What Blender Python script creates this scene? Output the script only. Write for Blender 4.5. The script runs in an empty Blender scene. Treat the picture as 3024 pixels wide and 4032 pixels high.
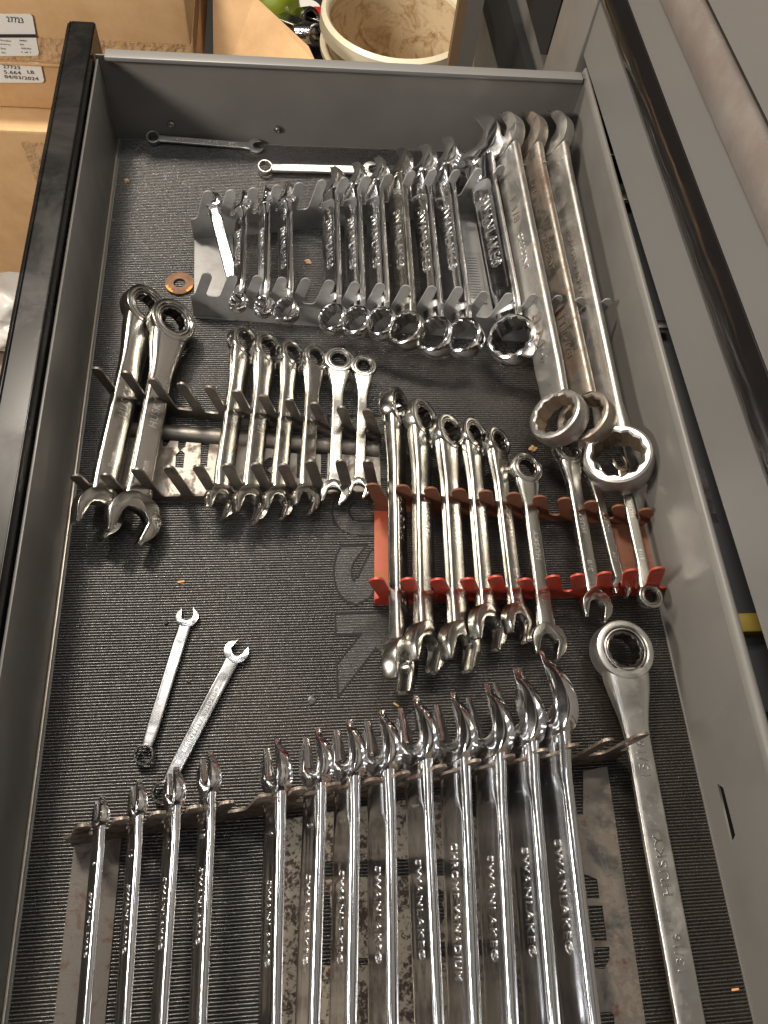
import bpy, bmesh, math, random
from math import sin, cos, pi, radians as R
from mathutils import Vector as V, Matrix, noise
random.seed(7)
scene = bpy.context.scene
COL = scene.collection

# ------------------------------------------------------------------ camera
F = 1660 / 0.54861                       # focal length in photograph pixels
CX, CY = 1512.0, 2016.0
v1 = V((-228 / .54861, -3434 / .54861, F)).normalized()
vx = V((15350 / .54861, -216 / .54861, F))
EX = (vx - v1 * vx.dot(v1)).normalized()
EY = v1
EZ = EX.cross(EY)
CAM = V((0.1764, -0.6879, 0.55))
cam = bpy.data.objects.new('camera', bpy.data.cameras.new('camera'))
COL.objects.link(cam)
cam.matrix_world = Matrix(((EX.x, -EX.y, -EX.z, CAM.x), (EY.x, -EY.y, -EY.z, CAM.y), (EZ.x, -EZ.y, -EZ.z, CAM.z), (0, 0, 0, 1)))
cam.data.sensor_fit = 'VERTICAL'
cam.data.sensor_height = 36.0
cam.data.lens = 36.0 * 1660 / 2212
cam.data.clip_start = 0.01
cam.data.clip_end = 50
scene.camera = cam
# ------------------------------------------------------------------ world and lamps
world = bpy.data.worlds.new('World'); scene.world = world
world.use_nodes = True
bg = world.node_tree.nodes['Background']
# dim garage: a pale ceiling overhead falling off to dark walls
wt = world.node_tree
w_tc = wt.nodes.new('ShaderNodeTexCoord'); w_sx = wt.nodes.new('ShaderNodeSeparateXYZ'); w_rp = wt.nodes.new('ShaderNodeValToRGB')
wt.links.new(w_tc.outputs['Generated'], w_sx.inputs[0]); wt.links.new(w_sx.outputs[2], w_rp.inputs['Fac'])
w_rp.color_ramp.elements[0].position = 0.62; w_rp.color_ramp.elements[0].color = (.12, .105, .09, 1)
w_rp.color_ramp.elements[1].position = 0.98; w_rp.color_ramp.elements[1].color = (1.0, .95, .87, 1)
wt.links.new(w_rp.outputs['Color'], bg.inputs['Color'])
bg.inputs['Strength'].default_value = 0.13
scene.view_settings.view_transform = 'Standard'
scene.view_settings.look = 'None'
scene.view_settings.exposure = 0.12
scene.view_settings.gamma = 1.0

def area(name, loc, target, sx, sy, power, color):
    l = bpy.data.lights.new(name, 'AREA'); l.shape = 'RECTANGLE'; l.size = sx; l.size_y = sy
    l.energy = power; l.color = color
    o = bpy.data.objects.new(name, l); COL.objects.link(o)
    o.location = loc
    o.rotation_euler = (V(target) - V(loc)).to_track_quat('-Z', 'Y').to_euler()
    return o
area('shop_lamp', (-0.34, 0.42, 1.45), (0.22, -0.35, 0), 0.26, 0.12, 25.0, (1.0, 0.89, 0.75))
area('ceiling_or_fill_tube', (0.25, 0.42, 2.0), (0.2, -0.4, 0), 1.3, 0.12, 24.0, (1.0, 0.93, 0.82))
area('ceiling_or_fill_tube', (0.40, -0.55, 2.0), (0.25, -0.5, 0), 0.035, 1.9, 3.6, (0.97, 0.97, 1.0))
area('box_fill_lamp', (-0.85, -0.75, 0.75), (-0.12, 0.15, -0.05), 0.4, 0.12, 15.0, (1.0, 0.92, 0.82))  # added fill aimed at the cardboard boxes to brighten them; no lamp known there
area('ceiling_or_fill_tube', (-0.2, -1.3, 1.9), (0.2, -0.2, 0), 1.0, 0.06, 3.0, (0.97, 0.98, 1.0))  # added fill from behind the camera for surfaces facing it, no real tube

# ------------------------------------------------------------------ measuring helpers
def ray(x, y):
    a = V((x - CX, y - CY, F)); return V((a.dot(EX), a.dot(EY), a.dot(EZ)))
def P(x, y, z=0.0):
    d = ray(x, y); return CAM + d * ((z - CAM.z) / d.z)
def PX(x, y, X):
    d = ray(x, y); return CAM + d * ((X - CAM.x) / d.x)
def PY(x, y, Y):
    d = ray(x, y); return CAM + d * ((Y - CAM.y) / d.y)
def depth(p):
    q = p - CAM
    return q.x * EX.z + q.y * EY.z + q.z * EZ.z
def mm(px, p): return px * depth(p) / F
K = 1 / .54861

# ------------------------------------------------------------------ materials
def mat(name, col=(.5, .5, .5), metal=0.0, rough=.5, **kw):
    m = bpy.data.materials.new(name); m.use_nodes = True
    nt = m.node_tree; b = nt.nodes['Principled BSDF']
    b.inputs['Base Color'].default_value = (*col, 1)
    b.inputs['Metallic'].default_value = metal
    b.inputs['Roughness'].default_value = rough
    for k, v in kw.items(): b.inputs[k.replace('_', ' ')].default_value = v
    return m, nt, b
def tc(nt, scale=1, obj=True, vec=(1, 1, 1)):
    t = nt.nodes.new('ShaderNodeTexCoord'); mp = nt.nodes.new('ShaderNodeMapping')
    mp.inputs['Scale'].default_value = tuple(scale * c for c in vec)
    if obj: nt.links.new(t.outputs['Object'], mp.inputs['Vector'])
    else:
        g = nt.nodes.new('ShaderNodeNewGeometry'); nt.links.new(g.outputs['Position'], mp.inputs['Vector'])
    return mp.outputs['Vector']
def noi(nt, vec, scale, detail=4, rough=.55, dist=0):
    n = nt.nodes.new('ShaderNodeTexNoise'); n.inputs['Scale'].default_value = scale
    n.inputs['Detail'].default_value = detail; n.inputs['Roughness'].default_value = rough
    n.inputs['Distortion'].default_value = dist
    nt.links.new(vec, n.inputs['Vector']); return n.outputs['Fac']
def ramp(nt, fac, stops):
    r = nt.nodes.new('ShaderNodeValToRGB'); e = r.color_ramp.elements
    while len(e) < len(stops): e.new(.5)
    for el, (p, c) in zip(e, stops):
        el.position = p; el.color = (*c, 1) if isinstance(c, tuple) else (c, c, c, 1)
    nt.links.new(fac, r.inputs['Fac']); return r.outputs['Color']
def mixc(nt, fac, a, b):
    m = nt.nodes.new('ShaderNodeMix'); m.data_type = 'RGBA'
    for s, v in ((m.inputs[0], fac), (m.inputs[6], a), (m.inputs[7], b)):
        if isinstance(v, tuple): s.default_value = (*v, 1)
        elif isinstance(v, float): s.default_value = v
        else: nt.links.new(v, s)
    return m.outputs[2]
def bump(nt, b, h, strength=.3, dist=.001, chain=None):
    n = nt.nodes.new('ShaderNodeBump'); n.inputs['Strength'].default_value = strength
    n.inputs['Distance'].default_value = dist
    nt.links.new(h, n.inputs['Height'])
    if chain: nt.links.new(chain, n.inputs['Normal'])
    nt.links.new(n.outputs['Normal'], b.inputs['Normal']); return n.outputs['Normal']

def m_metal(name, base, r0, r1, grime=None, gpos=(.55, .75), bstr=.05, wave=.0):
    m, nt, b = mat(name, base, 1.0, r0)
    v = tc(nt, 1, obj=False)
    n1 = noi(nt, v, 60, 5, .6)
    nt.links.new(ramp(nt, n1, [(.35, r0), (.7, r1)]), b.inputs['Roughness'])
    if grime:
        g = ramp(nt, noi(nt, v, 45, 6, .65, .4), [(gpos[0], 0.0), (gpos[1], 1.0)])
        nt.links.new(mixc(nt, g, base, grime), b.inputs['Base Color'])
        inv = nt.nodes.new('ShaderNodeMath'); inv.operation = 'MULTIPLY_ADD'
        inv.inputs[1].default_value = -.7; inv.inputs[2].default_value = 1.0
        nt.links.new(g, inv.inputs[0]); nt.links.new(inv.outputs[0], b.inputs['Metallic'])
    c = None
    if bstr > .06: c = bump(nt, b, noi(nt, v, 900, 2), bstr, .0003)
    if wave: bump(nt, b, noi(nt, v, 45, 1), wave, .002, c)
    return m
CHROME = m_metal('polished_chrome', (.92, .92, .93), .08, .17, wave=.03)
CHROME_LETTER = m_metal('chrome_letters', (.95, .93, .90), .18, .3)
SATIN = m_metal('worn_nickel', (.47, .455, .42), .18, .28, (.33, .29, .24), (.62, .95), wave=.02)
LOOSE = m_metal('satin_chrome_plate', (.50, .50, .51), .17, .25)
WORN = m_metal('worn_brushed_steel', (.60, .585, .55), .30, .42, (.38, .35, .30), (.5, .9), .12)
CRES = m_metal('dull_forged_steel', (.45, .44, .42), .36, .50, (.21, .17, .135), (.50, .76), .15)
CRES_RUST = m_metal('stained_forged_steel', (.37, .335, .29), .38, .55, (.14, .095, .065), (.44, .66), .25)
CRES_IN = m_metal('unpolished_socket_steel', (.42, .34, .25), .40, .55, (.20, .14, .09), (.45, .7), .2)
GEAR = m_metal('blackened_gear_steel', (.17, .16, .15), .22, .38, wave=.05)
BEZEL = m_metal('brushed_bezel', (.50, .48, .45), .25, .4)
ENGR, _, _ = mat('engraved_line', (.17, .14, .105), .5, .6)
DARKMETAL, _, _ = mat('dark_metal', (.03, .03, .032), .2, .4)

# corrugated rubber
MAT, nt, b = mat('black_ribbed_rubber', (.030, .028, .026), 0, .30)
v = tc(nt, 1, obj=False)
n = noi(nt, v, 9, 4)
nt.links.new(mixc(nt, ramp(nt, n, [(.42, 0.0), (.72, 1.0)]), (.013, .0108, .0085), (.030, .0235, .018)), b.inputs['Base Color'])
nt.links.new(ramp(nt, noi(nt, v, 700, 3, .7), [(.3, .20), (.7, .46)]), b.inputs['Roughness'])
c = bump(nt, b, noi(nt, v, 1100, 2, .6), .40, .0005)
b.inputs['Specular IOR Level'].default_value = 1.0
DUSTY = None
MATL, nt, b = mat('smooth_rubber_letter', (.013, .012, .010), 0, .55)
v = tc(nt, 1, obj=False); bump(nt, b, noi(nt, v, 900, 2), .3, .0003)
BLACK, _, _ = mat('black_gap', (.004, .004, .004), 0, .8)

GREY, nt, b = mat('grey_powder_coat', (.205, .195, .182), 0, .42)
v = tc(nt, 1, obj=False)
nt.links.new(mixc(nt, ramp(nt, noi(nt, v, 14, 5), [(.45, 0.0), (.8, 1.0)]), (.168, .160, .148), (.135, .127, .117)), b.inputs['Base Color'])
nt.links.new(ramp(nt, noi(nt, v, 22, 4), [(.3, .34), (.75, .52)]), b.inputs['Roughness'])
bump(nt, b, noi(nt, v, 900, 2), .12, .0003)
GREYL, nt, b = mat('light_grey_enamel', (.172, .167, .161), 0, .4)
v = tc(nt, 1, obj=False)
g = ramp(nt, noi(nt, v, 55, 6, .7), [(.66, 0.0), (.74, 1.0)])
nt.links.new(mixc(nt, g, (.172, .167, .161), (.11, .10, .095)), b.inputs['Base Color'])
bump(nt, b, noi(nt, v, 900, 2), .12, .0003)
TAUPE, nt, b = mat('dusty_aluminium', (.33, .27, .235), .35, .5)
v = tc(nt, 1, obj=False)
nt.links.new(mixc(nt, ramp(nt, noi(nt, v, 25, 6, .7), [(.4, 0.0), (.7, 1.0)]), (.235, .20, .18), (.30, .275, .255)), b.inputs['Base Color'])
bump(nt, b, noi(nt, v, 600, 3), .3, .0004)
GLOSS, nt, b = mat('black_gloss_enamel', (.010, .010, .011), 0, .12, Specular_IOR_Level=.28)
v = tc(nt, 1, obj=False)
g = ramp(nt, noi(nt, v, 16, 7, .68, .6), [(.40, 0.0), (.72, 1.0)])
nt.links.new(mixc(nt, g, (.007, .007, .007), (.017, .015, .014)), b.inputs['Base Color'])
nt.links.new(ramp(nt, g, [(0, .24), (1, .40)]), b.inputs['Roughness'])
BLKGLOSS, nt, b = mat('black_handle_gloss', (.010, .009, .009), 0, .10)
v = tc(nt, 1, obj=False)
nt.links.new(ramp(nt, noi(nt, v, 30, 5), [(.35, .07), (.7, .28)]), b.inputs['Roughness'])
bump(nt, b, noi(nt, v, 12, 2), .25, .01)
EDGE, _, _ = mat('lit_flange_edge', (.62, .56, .47), .7, .35)  # pale tone stands for light caught along the flange edge

# racks
RACKG, nt, b = mat('grey_galvanised_rack', (.165, .165, .16), .35, .40)
v = tc(nt, 1, obj=False)
nt.links.new(mixc(nt, ramp(nt, noi(nt, v, 30, 6, .7), [(.45, 0.0), (.75, 1.0)]), (.31, .31, .305), (.19, .18, .17)), b.inputs['Base Color'])
bump(nt, b, noi(nt, v, 600, 3), .15, .0003)
def m_rust(name, c0, c1, c2, scale, lo, hi, metal, rough=.5):
    m, nt, b = mat(name, c0, metal, rough)
    v = tc(nt, 1, obj=False)
    a = ramp(nt, noi(nt, v, scale, 8, .7, .5), [(lo, 0.0), (hi, 1.0)])
    c = mixc(nt, ramp(nt, noi(nt, v, scale * 4, 5, .7), [(.4, 0.0), (.65, 1.0)]), c1, c2)
    nt.links.new(mixc(nt, a, c0, c), b.inputs['Base Color'])
    inv = nt.nodes.new('ShaderNodeMath'); inv.operation = 'MULTIPLY_ADD'
    inv.inputs[1].default_value = -metal; inv.inputs[2].default_value = metal
    nt.links.new(a, inv.inputs[0]); nt.links.new(inv.outputs[0], b.inputs['Metallic'])
    r = ramp(nt, a, [(0, rough), (1, .8)]); nt.links.new(r, b.inputs['Roughness'])
    bump(nt, b, noi(nt, v, scale * 12, 4), .3, .0004)
    return m
RACKC = m_rust('chromed_rack_rusting', (.20, .185, .165), (.14, .09, .06), (.085, .055, .04), 45, .50, .66, .9, .46)
RACKR = m_rust('red_rack_paint', (.42, .038, .020), (.26, .060, .026), (.16, .050, .025), 60, .48, .66, .0, .38)
RACKRR = m_rust('rusted_red_rack', (.17, .060, .028), (.16, .062, .030), (.12, .045, .022), 70, .34, .56, .0, .6)
RACKO = m_rust('orange_rusted_rack', (.36, .065, .030), (.32, .13, .03), (.30, .08, .035), 60, .48, .62, .0, .5)
RACKB = m_rust('rust_speckled_plate', (.42, .38, .31), (.12, .055, .032), (.055, .028, .02), 130, .47, .53, .55, .38)
RACKB2 = m_rust('rust_stained_plate', (.13, .115, .10), (.11, .052, .03), (.07, .038, .026), 90, .50, .64, .35, .48)
# heavily speckled bright plate that grades into a stained, duller one on its right side
SPK, nt, b = mat('speckled_and_stained_plate', (.4, .38, .3), .6, .38)
v = tc(nt, 1, obj=False)
lo_ = nt.nodes.new('ShaderNodeMath'); lo_.operation = 'MULTIPLY_ADD'; lo_.inputs[1].default_value = .45
nt.links.new(noi(nt, v, 32, 3), lo_.inputs[0]); nt.links.new(noi(nt, v, 300, 7, .78, .2), lo_.inputs[2])
sp = ramp(nt, lo_.outputs[0], [(.72, 0.0), (.765, 1.0)])
left = mixc(nt, sp, (.40, .35, .27), (.05, .024, .016))
sp2 = ramp(nt, noi(nt, v, 110, 7, .72), [(.55, 0.0), (.68, 1.0)])
st_ = ramp(nt, noi(nt, v, 28, 5, .6, .5), [(.50, 0.0), (.62, 1.0)])
right = mixc(nt, sp2, mixc(nt, st_, (.17, .145, .12), (.065, .065, .06)), (.12, .05, .034))
g_ = nt.nodes.new('ShaderNodeNewGeometry'); sx_ = nt.nodes.new('ShaderNodeSeparateXYZ'); nt.links.new(g_.outputs['Position'], sx_.inputs[0])
mr = nt.nodes.new('ShaderNodeMapRange'); mr.inputs[1].default_value = .24; mr.inputs[2].default_value = .34; nt.links.new(sx_.outputs[0], mr.inputs[0])
nt.links.new(mixc(nt, mr.outputs[0], left, right), b.inputs['Base Color'])
iv = nt.nodes.new('ShaderNodeMath'); iv.operation = 'MULTIPLY_ADD'; iv.inputs[1].default_value = -.4; iv.inputs[2].default_value = .42
nt.links.new(sp, iv.inputs[0]); nt.links.new(iv.outputs[0], b.inputs['Metallic'])
bump(nt, b, noi(nt, v, 900, 3), .2, .0003)
RACKBR = m_rust('brown_rusted_rail', (.26, .22, .18), (.09, .045, .026), (.045, .024, .015), 70, .46, .60, .8, .35)
WASH = m_rust('rusty_washer', (.22, .115, .06), (.16, .075, .035), (.12, .055, .03), 120, .4, .7, .2, .6)
WASHY, _, _ = mat('yellow_zinc_paint', (.75, .30, .03), .1, .5)

CARD, nt, b = mat('brown_cardboard', (.60, .38, .19), 0, .75)
v = tc(nt, 1, obj=False)
nt.links.new(mixc(nt, ramp(nt, noi(nt, v, 20, 7, .7), [(.35, 0.0), (.7, 1.0)]), (.64, .41, .21), (.52, .31, .14)), b.inputs['Base Color'])
bump(nt, b, noi(nt, v, 300, 3), .2, .0006)
TAPE, nt, b = mat('clear_packing_tape', (.50, .31, .16), 0, .18)
b.inputs['Coat Weight'].default_value = 1.0
v = tc(nt, 1, obj=False); bump(nt, b, noi(nt, v, 90, 3, .5), .6, .012)
PAPER, _, _ = mat('white_label_paper', (.74, .73, .69), 0, .55)
INK, _, _ = mat('black_label_ink', (.06, .045, .05), 0, .6)
BUCK, nt, b = mat('dirty_cream_plastic', (.66, .50, .30), 0, .45)
v = tc(nt, 1, obj=False)
g = ramp(nt, noi(nt, v, 26, 8, .75, .8), [(.48, 0.0), (.62, 1.0)])
nt.links.new(mixc(nt, g, (.66, .52, .33), (.36, .22, .10)), b.inputs['Base Color'])
BUCKRIM, _, _ = mat('cream_rim_plastic', (.70, .62, .45), 0, .35)
PBAG, _, _ = mat('white_plastic_bag', (.62, .60, .56), 0, .3)
YELL, _, _ = mat('yellow_paint', (.20, .14, .01), 0, .4)
OLIVE, _, _ = mat('dull_olive_yellow', (.11, .07, .008), 0, .5)
LIME, nt, b = mat('lime_green_plastic', (.22, .27, .02), 0, .3)
RED, _, _ = mat('red_plastic', (.5, .02, .02), 0, .4)
WOOD, nt, b = mat('rough_wood', (.20, .13, .07), 0, .7)
CONC, nt, b = mat('stained_concrete', (.22, .17, .12), 0, .8)
v = tc(nt, 1, obj=False)
nt.links.new(mixc(nt, ramp(nt, noi(nt, v, 18, 7, .7), [(.35, 0.0), (.7, 1.0)]), (.26, .20, .14), (.13, .10, .07)), b.inputs['Base Color'])
CRUMB, _, _ = mat('tan_crumb', (.45, .28, .14), 0, .8)
CHIP, _, _ = mat('orange_wood_chip', (.75, .36, .14), 0, .7)
BLACKPL, _, _ = mat('black_plastic', (.03, .028, .026), 0, .35)

# ------------------------------------------------------------------ object helpers
def tag(o, label=None, cat=None, group=None, kind=None):
    if label: o['label'] = label
    if cat: o['category'] = cat
    if group: o['group'] = group
    if kind: o['kind'] = kind
    return o
def empty(name, loc=(0, 0, 0), M=None):
    o = bpy.data.objects.new(name, None); COL.objects.link(o)
    if M is not None: o.matrix_world = M
    else: o.location = loc
    o.empty_display_size = .01
    return o
def smooth(me, ang=35):
    me.polygons.foreach_set('use_smooth', [True] * len(me.polygons))
    me.set_sharp_from_angle(angle=R(ang))
def link(name, me, m, parent=None, M=None, ang=35, sm=True):
    if m is not None and len(me.materials) == 0: me.materials.append(m)
    if sm: smooth(me, ang)
    o = bpy.data.objects.new(name, me); COL.objects.link(o)
    if parent: o.parent = parent
    if M is not None: o.matrix_local = M
    return o
def pym(name, vs, fs):
    me = bpy.data.meshes.new(name); me.from_pydata([tuple(v) for v in vs], [], fs); me.update()
    bm = bmesh.new(); bm.from_mesh(me); bmesh.ops.recalc_face_normals(bm, faces=bm.faces); bm.to_mesh(me); bm.free()
    return me
def box_me(name, lo, hi, bev=0.0, seg=2):
    bm = bmesh.new(); bmesh.ops.create_cube(bm, size=1)
    for v in bm.verts:
        v.co = V([(lo[i] + hi[i]) / 2 + v.co[i] * (hi[i] - lo[i]) for i in range(3)])
    if bev: bmesh.ops.bevel(bm, geom=bm.edges[:], offset=bev, segments=seg, affect='EDGES', profile=.5)
    me = bpy.data.meshes.new(name); bm.to_mesh(me); bm.free(); return me
def box(name, lo, hi, m, parent=None, bev=0.0, **kw): return link(name, box_me(name, lo, hi, bev), m, parent, **kw)
def prism_me(name, pts, z0, z1, bev=0.0, seg=1, fn=None):
    """extrude a simple polygon (x, y) between z0 and z1; perimeter bevelled"""
    bm = bmesh.new(); n = len(pts)
    lo = [bm.verts.new((p[0], p[1], z0)) for p in pts]; hi = [bm.verts.new((p[0], p[1], z1)) for p in pts]
    bm.faces.new(lo[::-1]); bm.faces.new(hi)
    for i in range(n): bm.faces.new((lo[i], lo[(i + 1) % n], hi[(i + 1) % n], hi[i]))
    bmesh.ops.recalc_face_normals(bm, faces=bm.faces)
    if fn:
        for v in bm.verts: v.co = fn(v.co)
    if bev:
        es = [e for e in bm.edges if len([f for f in e.link_faces if len(f.verts) == n]) == 1 and len(e.link_faces) == 2]
        bmesh.ops.bevel(bm, geom=es, offset=bev, segments=seg, affect='EDGES', profile=.5, clamp_overlap=True)
    me = bpy.data.meshes.new(name); bm.to_mesh(me); bm.free(); return me
def curve_me(name, loops, thick):
    """flat plate with holes: first loop outline, the others holes, in XY"""
    cu = bpy.data.curves.new(name, 'CURVE'); cu.dimensions = '2D'; cu.fill_mode = 'BOTH'; cu.extrude = thick / 2
    for lp in loops:
        s = cu.splines.new('POLY'); s.points.add(len(lp) - 1)
        for i, p in enumerate(lp): s.points[i].co = (p[0], p[1], 0, 1)
        s.use_cyclic_u = True
    o = bpy.data.objects.new(name, cu); COL.objects.link(o)
    dg = bpy.context.evaluated_depsgraph_get(); dg.update()
    me = bpy.data.meshes.new_from_object(o.evaluated_get(dg))
    bpy.data.objects.remove(o); bpy.data.curves.remove(cu)
    me.name = name; return me
_txt = {}
def text_me(s, thick=.12, offset=.015, bold=0.0, bevel=0.0, fill=True):
    k = (s, thick, offset, bevel, fill)
    if k in _txt: return _txt[k]
    cu = bpy.data.curves.new('lettering', 'FONT'); cu.body = s; cu.size = 1; cu.extrude = thick; cu.offset = offset
    cu.resolution_u = 3; cu.space_character = 1.12
    cu.fill_mode = 'BOTH' if fill else 'NONE'; cu.bevel_depth = bevel; cu.bevel_resolution = 1
    o = bpy.data.objects.new('lettering', cu); COL.objects.link(o)
    dg = bpy.context.evaluated_depsgraph_get(); dg.update()
    me = bpy.data.meshes.new_from_object(o.evaluated_get(dg))
    bpy.data.objects.remove(o); bpy.data.curves.remove(cu)
    xs = [v.co.x for v in me.vertices]; ys = [v.co.y for v in me.vertices]
    cx_, cy_ = (min(xs) + max(xs)) / 2, (min(ys) + max(ys)) / 2
    w_, h_ = max(xs) - min(xs), max(ys) - min(ys)
    for v in me.vertices: v.co.x -= cx_; v.co.y -= cy_
    me.name = 'lettering'
    _txt[k] = (me, w_, h_); return _txt[k]
def put_text(s, parent, m, centre, base, up, height, width=None, rel=.0003, name='lettering', thick=.12, offset=.015):
    me0, w_, h_ = text_me(s, thick, offset)
    sy = height / h_; sx = sy if width is None else width / w_
    base = V(base).normalized(); up = V(up).normalized(); nn = base.cross(up)
    M = Matrix.Identity(4)
    for i in range(3):
        M[i][0] = base[i] * sx; M[i][1] = up[i] * sy; M[i][2] = nn[i] * rel / thick; M[i][3] = centre[i]
    o = bpy.data.objects.new(name, me0); COL.objects.link(o)
    if len(me0.materials) == 0: me0.materials.append(None)
    o.material_slots[0].link = 'OBJECT'; o.material_slots[0].material = m
    if parent: o.parent = parent
    o.matrix_local = M
    return o

# ------------------------------------------------------------------ wrenches
def sec(a, b, n, recess, N=28):
    pts = []
    for i in range(N):
        th = 2 * pi * i / N + pi / N
        c, s = cos(th), sin(th)
        x = a * math.copysign(abs(c) ** (2 / n), c); z = b * math.copysign(abs(s) ** (2 / n), s)
        if abs(x) < .66 * a: z *= (1 - recess)
        pts.append((x, z))
    return pts
def shank_me(y0, y1, w, t, wr, wj, n=3.6, recess=.12, tr=None, tj=None, fl0=None, fl1=None, zoff=0.0):
    L = y1 - y0; fl0 = fl0 or w * 1.1; fl1 = fl1 or w * 1.1
    tr = tr or t; tj = tj or t
    ys = [y0 + fl0 * q for q in (0, .15, .3, .5, .7, .85, 1.0)]
    ys += [y0 + fl0 + (L - fl0 - fl1) * q for q in (.04, .08, .25, .5, .75, .92, .96)]
    ys += [y1 - fl1 * q for q in (1.0, .85, .7, .5, .3, .15, 0)]
    vs, fs = [], []; N = 28
    for y in ys:
        k0 = max(0, 1 - (y - y0) / fl0); k1 = max(0, 1 - (y1 - y) / fl1)
        k0 = k0 * k0 * (3 - 2 * k0); k1 = k1 * k1 * (3 - 2 * k1)
        mid = (y - y0) / L
        a = (w * (1.0 + .06 * (mid - .5)) + (wr - w) * k0 + (wj - w) * k1) / 2
        b = (t + (tr - t) * k0 + (tj - t) * k1) / 2
        rc = recess if y0 + fl0 * 1.02 < y < y1 - fl1 * 1.02 else 0
        z = zoff * k0
        for (x, zz) in sec(a, b, n, rc): vs.append((x, y, zz + z))
    m = len(ys)
    for j in range(m - 1):
        for i in range(N):
            fs.append((j * N + i, j * N + (i + 1) % N, (j + 1) * N + (i + 1) % N, (j + 1) * N + i))
    fs.append(list(range(N))); fs.append([(m - 1) * N + i for i in range(N)])
    return pym('shank', vs, fs)
def jaw_me(Rj, t, ang, js=(1, 1), blunt=False):
    """open end centred on the origin, opening along +Y turned by ang degrees"""
    w = .50 * Rj; pts = []
    # outline, opening towards +Y
    tipx = .80 * Rj
    for d in range(0, 13):
        a = R(150 + (270 - 150) * 0)  # placeholder, replaced below
    left = []
    for i in range(13):
        a = R(250 - (250 - 116) * i / 12)
        rr = Rj * (1.0 + .03 * sin(pi * i / 12)) * (1 - .06 * max(0, i - 8) / 4)
        left.append((rr * cos(a), rr * sin(a)))
    pass
    left = [(min(x, -w * .97) if y > 0 else x, y) for x, y in left[:-1]]
    tip = [(-w * 1.10, .99 * Rj), (-w, .98 * Rj)]
    if blunt:
        left = [(Rj * cos(R(250 - 112 * i / 11)), Rj * sin(R(250 - 112 * i / 11))) for i in range(12)]
        tip = [(-w - .17 * Rj, .92 * Rj), (-w, .88 * Rj)]
    inner = [(-w, .55 * Rj), (-w, .0 * Rj), (-w * .86, -.16 * Rj), (-w * .5, -.28 * Rj), (0, -.33 * Rj)]
    half = left + tip + inner
    pts = half + [(-x, y) for (x, y) in half[::-1][1:]]
    pts = [(x * (1.0), y * (1.06 if (y > 0 and x > 0) else 1.0)) for x, y in pts]
    ca, sa = cos(R(-ang)), sin(R(-ang))
    def fn(co):
        k = (co.y + Rj) / (2 * Rj)
        zf = 1 - (.15 if blunt else .48) * min(1, max(0, k)) ** 2
        return V((co.x, co.y, co.z * zf))
    me = prism_me('open_end', pts, -t / 2, t / 2, bev=t * .10, seg=2, fn=fn)
    for v in me.vertices:
        x, y = v.co.x * js[0], v.co.y * (js[1] if v.co.y > 0 else 1); v.co.x, v.co.y = x * ca - y * sa, x * sa + y * ca
    return me
def ring_me(name, Ro, Ri, h, bev, star=True, N=72, bulge=.04, zc=0.0):
    def inner(i):
        if not star: return Ri
        k = (i % 6) / 6.0; k = abs(k - .5) * 2        # twelve points
        return Ri * (1.0 + .10 * k)
    prof = []                                         # (radius function, z)
    hh = h / 2
    prof.append((lambda i: inner(i), -hh + bev * .5))
    prof.append((lambda i: inner(i), hh - bev * .5))
    prof.append((lambda i: inner(i) + bev * .6, hh))
    prof.append((lambda i: Ro - bev, hh))
    prof.append((lambda i: Ro - bev * .3, hh - bev * .35))
    prof.append((lambda i: Ro, hh - bev))
    prof.append((lambda i: Ro * (1 + bulge), 0))
    prof.append((lambda i: Ro, -hh + bev))
    prof.append((lambda i: Ro - bev * .3, -hh + bev * .35))
    prof.append((lambda i: Ro - bev, -hh))
    prof.append((lambda i: inner(i) + bev * .6, -hh))
    vs, fs = [], []
    for rf, z in prof:
        for i in range(N):
            a = 2 * pi * i / N; r = rf(i); vs.append((r * cos(a), r * sin(a), z + zc))
    m = len(prof)
    for j in range(m):
        for i in range(N):
            j2 = (j + 1) % m; fs.append((j * N + i, j * N + (i + 1) % N, j2 * N + (i + 1) % N, j2 * N + i))
    return pym(name, vs, fs)

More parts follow.
